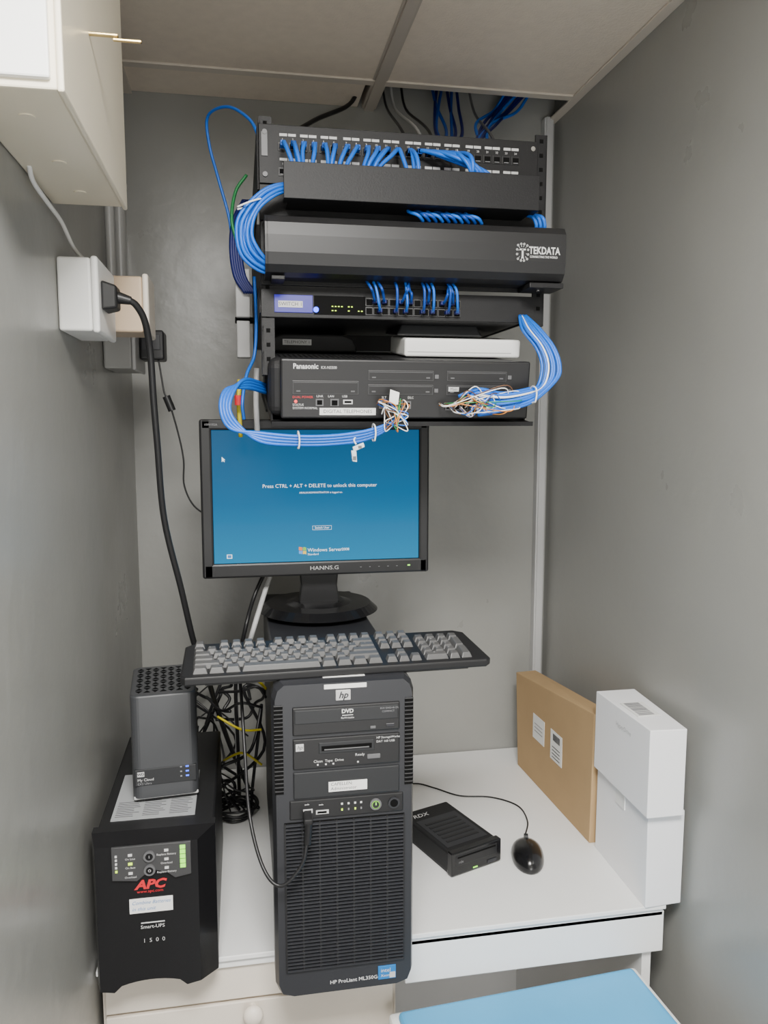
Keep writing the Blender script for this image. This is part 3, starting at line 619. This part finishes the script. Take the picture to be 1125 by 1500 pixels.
for k in range(3):
    cable('network_cable',[(.455+k*.008,1.24,1.955),(.462+k*.008,1.225,1.948),(.468+k*.007,1.225,1.938),(.470+k*.007,1.23,1.928)],.003,'blue','blue network cable passing between the cable managers',GP)
for k in range(8):
    o=(k-3.5)*.0031;q=.005*math.sin(k*2.3);w=.002*math.sin(k*4.1)
    cable('network_cable',[(.11,1.232+q,1.974-o*.4),(.072,1.222+q,1.972-o*.5),(.042+o*.3,1.215+q,1.957-o*.6),(.018+o+w,1.212+q,1.93),(.011+o,1.212+q,1.903+w),(.018+o-w,1.214+q,1.876+o*.5),(.040+o*.6,1.224+q,1.858+o*.6),(.07,1.24,1.853+o*.3)],.003,'blue','blue network cable looping round the end of the rack',GP)
T=thing('cable_tie','white plastic tie round a blue cable bundle','cable tie',(.02,1.212,1.935))
G().tube([(.002,1.205,1.937),(.018,1.2,1.943),(.034,1.206,1.95),(.036,1.218,1.951),(.018,1.224,1.943),(.002,1.218,1.937)],.0014,'white',6).obj('strap',T)
sx_=[.214,.222,.229,.248,.256,.264,.272,.292,.30,.308,.325,.333,.341,.349]
for k,x in enumerate(sx_):
    z=1.816-(k%2)*.014;w=random.uniform(-.012,.006);m='blue' if k%4==1 else 'blued'
    def ex(g,x=x,z=z):g.bx(x-.0035,x+.0035,1.254,1.266,z-.003,z+.003,'navy',.001)
    cable('network_cable',[(x,1.262,z),(x+w*.2,1.249,z+.001),(x+w*.6,1.238,z+.010),(x+w,1.234+random.uniform(-.005,.01),1.832),(x+w*1.5,1.245,1.846)],.0022,m,'blue network cable plugged into the switch',GP,extra=ex)
for k in range(9):
    o=(k-4)*.0033;q=.006*math.cos(k*2.1);m='white' if k in(2,6) else 'blue'
    fx=.31+.012*(k%5)+(.02 if k>4 else 0)
    cable('network_cable',[(.462+o*.4,1.262,1.80),(.468+o,1.235+q,1.775),(.484+o,1.215+q,1.745),(.491+o,1.205+q,1.715),(.483+o,1.2+q,1.688+o*.3),(.455,1.197+q,1.668-o*.8),(.41,1.197+q*.8,1.658-o),(.37,1.2,1.657-o*1.5),(fx+.03,1.212,1.653-o)],.0028 if m=='blue' else .0024,m,'blue network cable running to the phone unit' if m=='blue' else 'white network cable running to the phone unit','cables feeding the phone unit')
cols=['orange','white','brown','green','blue','white','orange','white','brown','white','orange','white']
for k in range(26):
    m=cols[k%12];x1=.312+.0085*(k%7)
    xs=.350+.010*(k%8);zs=1.657+.008*math.sin(k)
    cable('wire_strand',[(xs+.02,1.200,zs),(xs+.004*math.sin(k*3),1.188+.008*math.cos(k),zs+.018*math.sin(k*1.9)),(x1+.012,1.20,1.650+.016*math.sin(k*2.7)),(x1,1.226,1.652+.004*math.sin(k))],.0009,m,'bare thin coloured wire entering a phone port','bare wires at the phone unit',n=5)
for k in range(4):
    o=(k-1.5)*.0042;q=.002*k
    cable('network_cable',[(.045,1.33,1.68+o),(.01,1.25,1.685+o),(-.014+o,1.215,1.674),(-.022+o,1.20,1.645),(-.008+o,1.195,1.618+o*.3),(.03,1.19,1.603-o),(.085,1.188+q,1.598-o),(.14,1.188+q,1.599-o),(.19,1.19+q,1.606-o),(.228,1.195,1.622-o*.4),(.24,1.205,1.636)],.0030,'blue','blue network cable looping below the phone unit','cables feeding the phone unit')
for k in range(20):
    m=cols[k%12];x1=.212+.0125*(k%4)
    cable('wire_strand',[(.232,1.196,1.622),(.235+.020*math.sin(k*2.1),1.182,1.630+.018*math.cos(k*1.3)),(x1+.016*math.sin(k*3.3),1.192,1.648+.012*math.cos(k*2)),(x1,1.228,1.654)],.0009,m,'bare thin coloured wire entering a phone port','bare wires at the phone unit',n=5)
T=thing('cable_tag','white folded paper tag on cable end','tag',(.235,1.2,1.655))
G().hexa([(.226,1.2,1.656),(.240,1.198,1.652),(.240,1.2,1.652),(.226,1.202,1.656),(.229,1.205,1.676),(.243,1.203,1.671),(.243,1.205,1.671),(.229,1.207,1.676)],'paper',.0003).obj('paper',T)
for x,z in((.085,1.598),(.455,1.668),(.20,1.609)):
    g=G();g.tube([(x,1.178,z-.011),(x+.001,1.176,z),(x,1.178,z+.011),(x,1.198,z+.012),(x,1.2,z-.01),(x,1.178,z-.011)],.0013,'white',6)
    g.obj('cable_tie',loc=(x,1.19,z),label='white plastic tie round a blue cable bundle',cat='cable tie')
T=thing('loose_connector','clear plastic network plugs hanging below blue cables','connector',(.175,1.188,1.59))
G().hexa([(.167,1.186,1.566),(.174,1.186,1.565),(.174,1.194,1.565),(.167,1.194,1.566),(.165,1.186,1.583),(.173,1.186,1.582),(.173,1.194,1.582),(.165,1.194,1.583)],'clear',.001).bx(.1675,.1725,1.1855,1.1863,1.568,1.574,'mgrey').obj('plug',T)
G().hexa([(.169,1.186,1.581),(.186,1.186,1.588),(.186,1.194,1.588),(.169,1.194,1.581),(.167,1.186,1.588),(.184,1.186,1.595),(.184,1.194,1.595),(.167,1.194,1.588)],'clear',.001).bx(.1755,.181,1.1855,1.1863,1.586,1.590,'mgrey').obj('plug',T)
G().tube([(.173,1.19,1.592),(.170,1.19,1.598),(.172,1.19,1.604)],.0014,'white',6).obj('cord',T)
cable('network_cable',[(.04,1.32,2.07),(.025,1.36,2.115),(-.01,1.42,2.155),(-.045,1.48,2.16),(-.045,1.5,2.12),(-.03,1.5,2.06),(-.012,1.5,1.99),(-.008,1.5,1.93)],.0026,'blue','blue network cable looping above the side of the rack')
for k in range(5):
    o=.004*k
    cable('network_cable',[(.014+o,1.52,2.03),(-.004+o,1.5,1.99),(-.010+o,1.49,1.94),(-.004+o,1.49,1.89),(.014+o,1.49,1.86)],.004,'navy','dark navy cable hanging at the side of the rack','navy cables beside the rack')
cable('earth_cable',[(.02,1.5,2.07),(-.0,1.5,2.04),(-.008,1.49,1.99),(.0,1.49,1.95)],.003,'green','green and yellow earth cable beside the rack')
cable('network_cable',[(.028,1.38,1.87),(.03,1.38,1.80),(.026,1.38,1.74),(.012,1.36,1.705),(.004,1.34,1.66),(.006,1.34,1.63)],.0028,'blue','blue network cable dropping down the rack side')
cable('yellow_cable',[(.0,1.42,1.70),(-.002,1.42,1.66),(.0,1.44,1.60)],.004,'yellow','yellow cable dropping behind the monitor')
G().cyl((-.002,1.40,1.672),(-.002,1.40,1.655),.007,'red').obj('cable_clip',loc=(-.002,1.40,1.66),label='red clip on cable beside the rack',cat='clip')
cable('grey_cable',[(.03,1.42,1.72),(.028,1.42,1.66),(.03,1.44,1.60)],.005,'lgrey','grey cable dropping behind the monitor')
for k in range(6):
    j=random.uniform(-.02,.02)
    cable('network_cable',[(.46+.012*k,1.90,2.41),(.455+.010*k+j*.5,1.86,2.35),(.44+.006*k+j,1.74,2.25),(.40+.007*k-j,1.58,2.15),(.37+.01*k,1.42,2.04)],.0036,'navy' if k%2 else 'blued','blue network cable hanging from the ceiling opening into rack','cables from the ceiling')
for k in range(7):
    j=random.uniform(-.016,.016)
    cable('network_cable',[(.70-.010*k,1.90,2.41),(.66-.010*k-j*.5,1.88,2.36),(.57-.004*k+j,1.78,2.29),(.50-.004*k-j,1.60,2.18),(.455-.004*k,1.42,2.05)],.0036,'navy' if k%3 else 'blue','blue network cable hanging from the ceiling opening into rack','cables from the ceiling')
for k,(a,m) in enumerate(((.34,'dgrey'),(.36,'lgrey'),(.385,'black'),(.55,'mgrey'))):
    cable('power_cable',[(a,1.90,2.41),(a+.005,1.86,2.34),(a*.9+.02*math.sin(k)+.03,1.65,2.22),(a*.8+.07,1.5,2.10),(a*.8+.07,1.42,2.03)],.003,m,'cable hanging from the ceiling opening','cables from the ceiling')
cable('power_cable',[(.29,1.90,2.41),(.26,1.88,2.35),(.17,1.80,2.28),(.08,1.65,2.17),(.05,1.5,2.05),(.06,1.4,1.98)],.005,'black','thick black cable running from ceiling to rack')
# ---------------------------------------------------------------- cables around desk
cable('power_cable',[(.083,1.112,1.05),(.085,1.092,1.043),(.083,1.085,1.02),(.075,1.082,.985),(.045,1.083,.955),(.02,1.10,.975),(.002,1.15,1.03),(-.004,1.20,1.12),(-.01,1.27,1.215),(-.02,1.30,1.24)],.0027,'black','black cable plugged into the front of the tower')
g=G();g.bx(.079,.092,1.082,1.1095,1.043,1.053,'black',.002).cyl((.086,1.084,1.047),(.084,1.086,1.015),.0055,'black');g.obj('usb_plug',loc=(.085,1.1,1.048),label='black USB plug in the tower front port',cat='plug')
cable('grey_cable',[(.06,1.57,1.34),(.045,1.56,1.30),(.02,1.5,1.24),(.005,1.53,1.18),(-.02,1.66,1.05),(-.02,1.80,.755)],.005,'lgrey','grey monitor cable dropping behind the keyboard')
cable('power_cable',[(.05,1.58,1.34),(.02,1.56,1.28),(.0,1.52,1.22),(-.02,1.60,1.1),(-.02,1.72,.9),(-.02,1.78,.76)],.004,'black','black monitor cable dropping behind the keyboard')
def clampd(p):
    x,y,z=p
    x=min(.037,max(-.24,x));y=min(1.93,y);z=max(.756,z)
    if x<-.045 and y<1.6 and z<1.01:y=1.61
    return(x,y,z)
for k in range(13):
    cx=random.uniform(-.12,.0);cy=random.uniform(1.66,1.84);cz=random.uniform(.80,1.06);r=random.uniform(.04,.09)
    t0=random.uniform(0,6.28);tn=random.uniform(2.,4.5);P=[];tl=random.uniform(-1.2,1.2)
    for j in range(6):
        t=t0+tn*j/5
        a=r*math.cos(t);b_=r*math.sin(t)*.7
        P.append(clampd((cx+a*math.cos(tl)-b_*math.sin(tl)+random.uniform(-.02,.02),cy+r*.7*math.sin(t*1.3+k),cz+a*math.sin(tl)+b_*math.cos(tl)+random.uniform(-.02,.02))))
    P.append(clampd((cx+random.uniform(-.10,.08),cy+.03,max(.76,cz-.14))));P.append(clampd((cx+random.uniform(-.12,.08),cy+.05,.757)))
    cable('power_cable',P,random.choice((.0018,.0026,.0036)),'black','black cable tangled between battery unit and tower','tangled black cables')
# dense dark coil low on the desk behind the battery unit
for k in range(5):
    a=.036+.004*k
    P=[(-.03+a*math.cos(t*.9+k),1.70+a*math.sin(t*.9+k),.757+.006*k+.004*math.sin(t*2)) for t in range(8)]
    P=[clampd(p) for p in P]
    cable('power_cable',P,.0028,'black','black cable coiled on the desk behind the battery unit','tangled black cables')
for k,P in enumerate(([(-.045,1.42,1.165),(-.01,1.40,1.17),(.02,1.40,1.16),(.037,1.44,1.13)],[(-.05,1.45,1.125),(-.01,1.42,1.135),(.02,1.41,1.145),(.036,1.42,1.12)],[(-.075,1.50,1.10),(-.045,1.46,1.085),(-.01,1.44,1.105),(.03,1.45,1.09)],[(-.06,1.63,1.01),(-.01,1.60,.99),(.03,1.58,.995)],[(-.05,1.66,.90),(-.01,1.61,.935),(.03,1.6,.91)])):
    y_=k in(0,3,4)
    cable('yellow_cable' if y_ else 'power_cable',P,.0026,'yellow' if y_ else 'black','yellow network cable among the black cables' if y_ else 'thin black cable behind the tower front')
# ---------------------------------------------------------------- world, camera
w=bpy.data.worlds.new('World');bpy.context.scene.world=w;w.use_nodes=True
w.node_tree.nodes['Background'].inputs[0].default_value=(.8,.85,.9,1);w.node_tree.nodes['Background'].inputs[1].default_value=.1
f=1150;yaw=rad(10.3);p=rad(6.5)
cd=bpy.data.cameras.new('camera');cam=bpy.data.objects.new('camera',cd);col.objects.link(cam)
cd.sensor_width=36;cd.lens=f/1500*36;cd.clip_start=.02
cam.location=(0,0,1.625);cam.rotation_euler=(rad(90)-p,0,-yaw)
bpy.context.scene.camera=cam
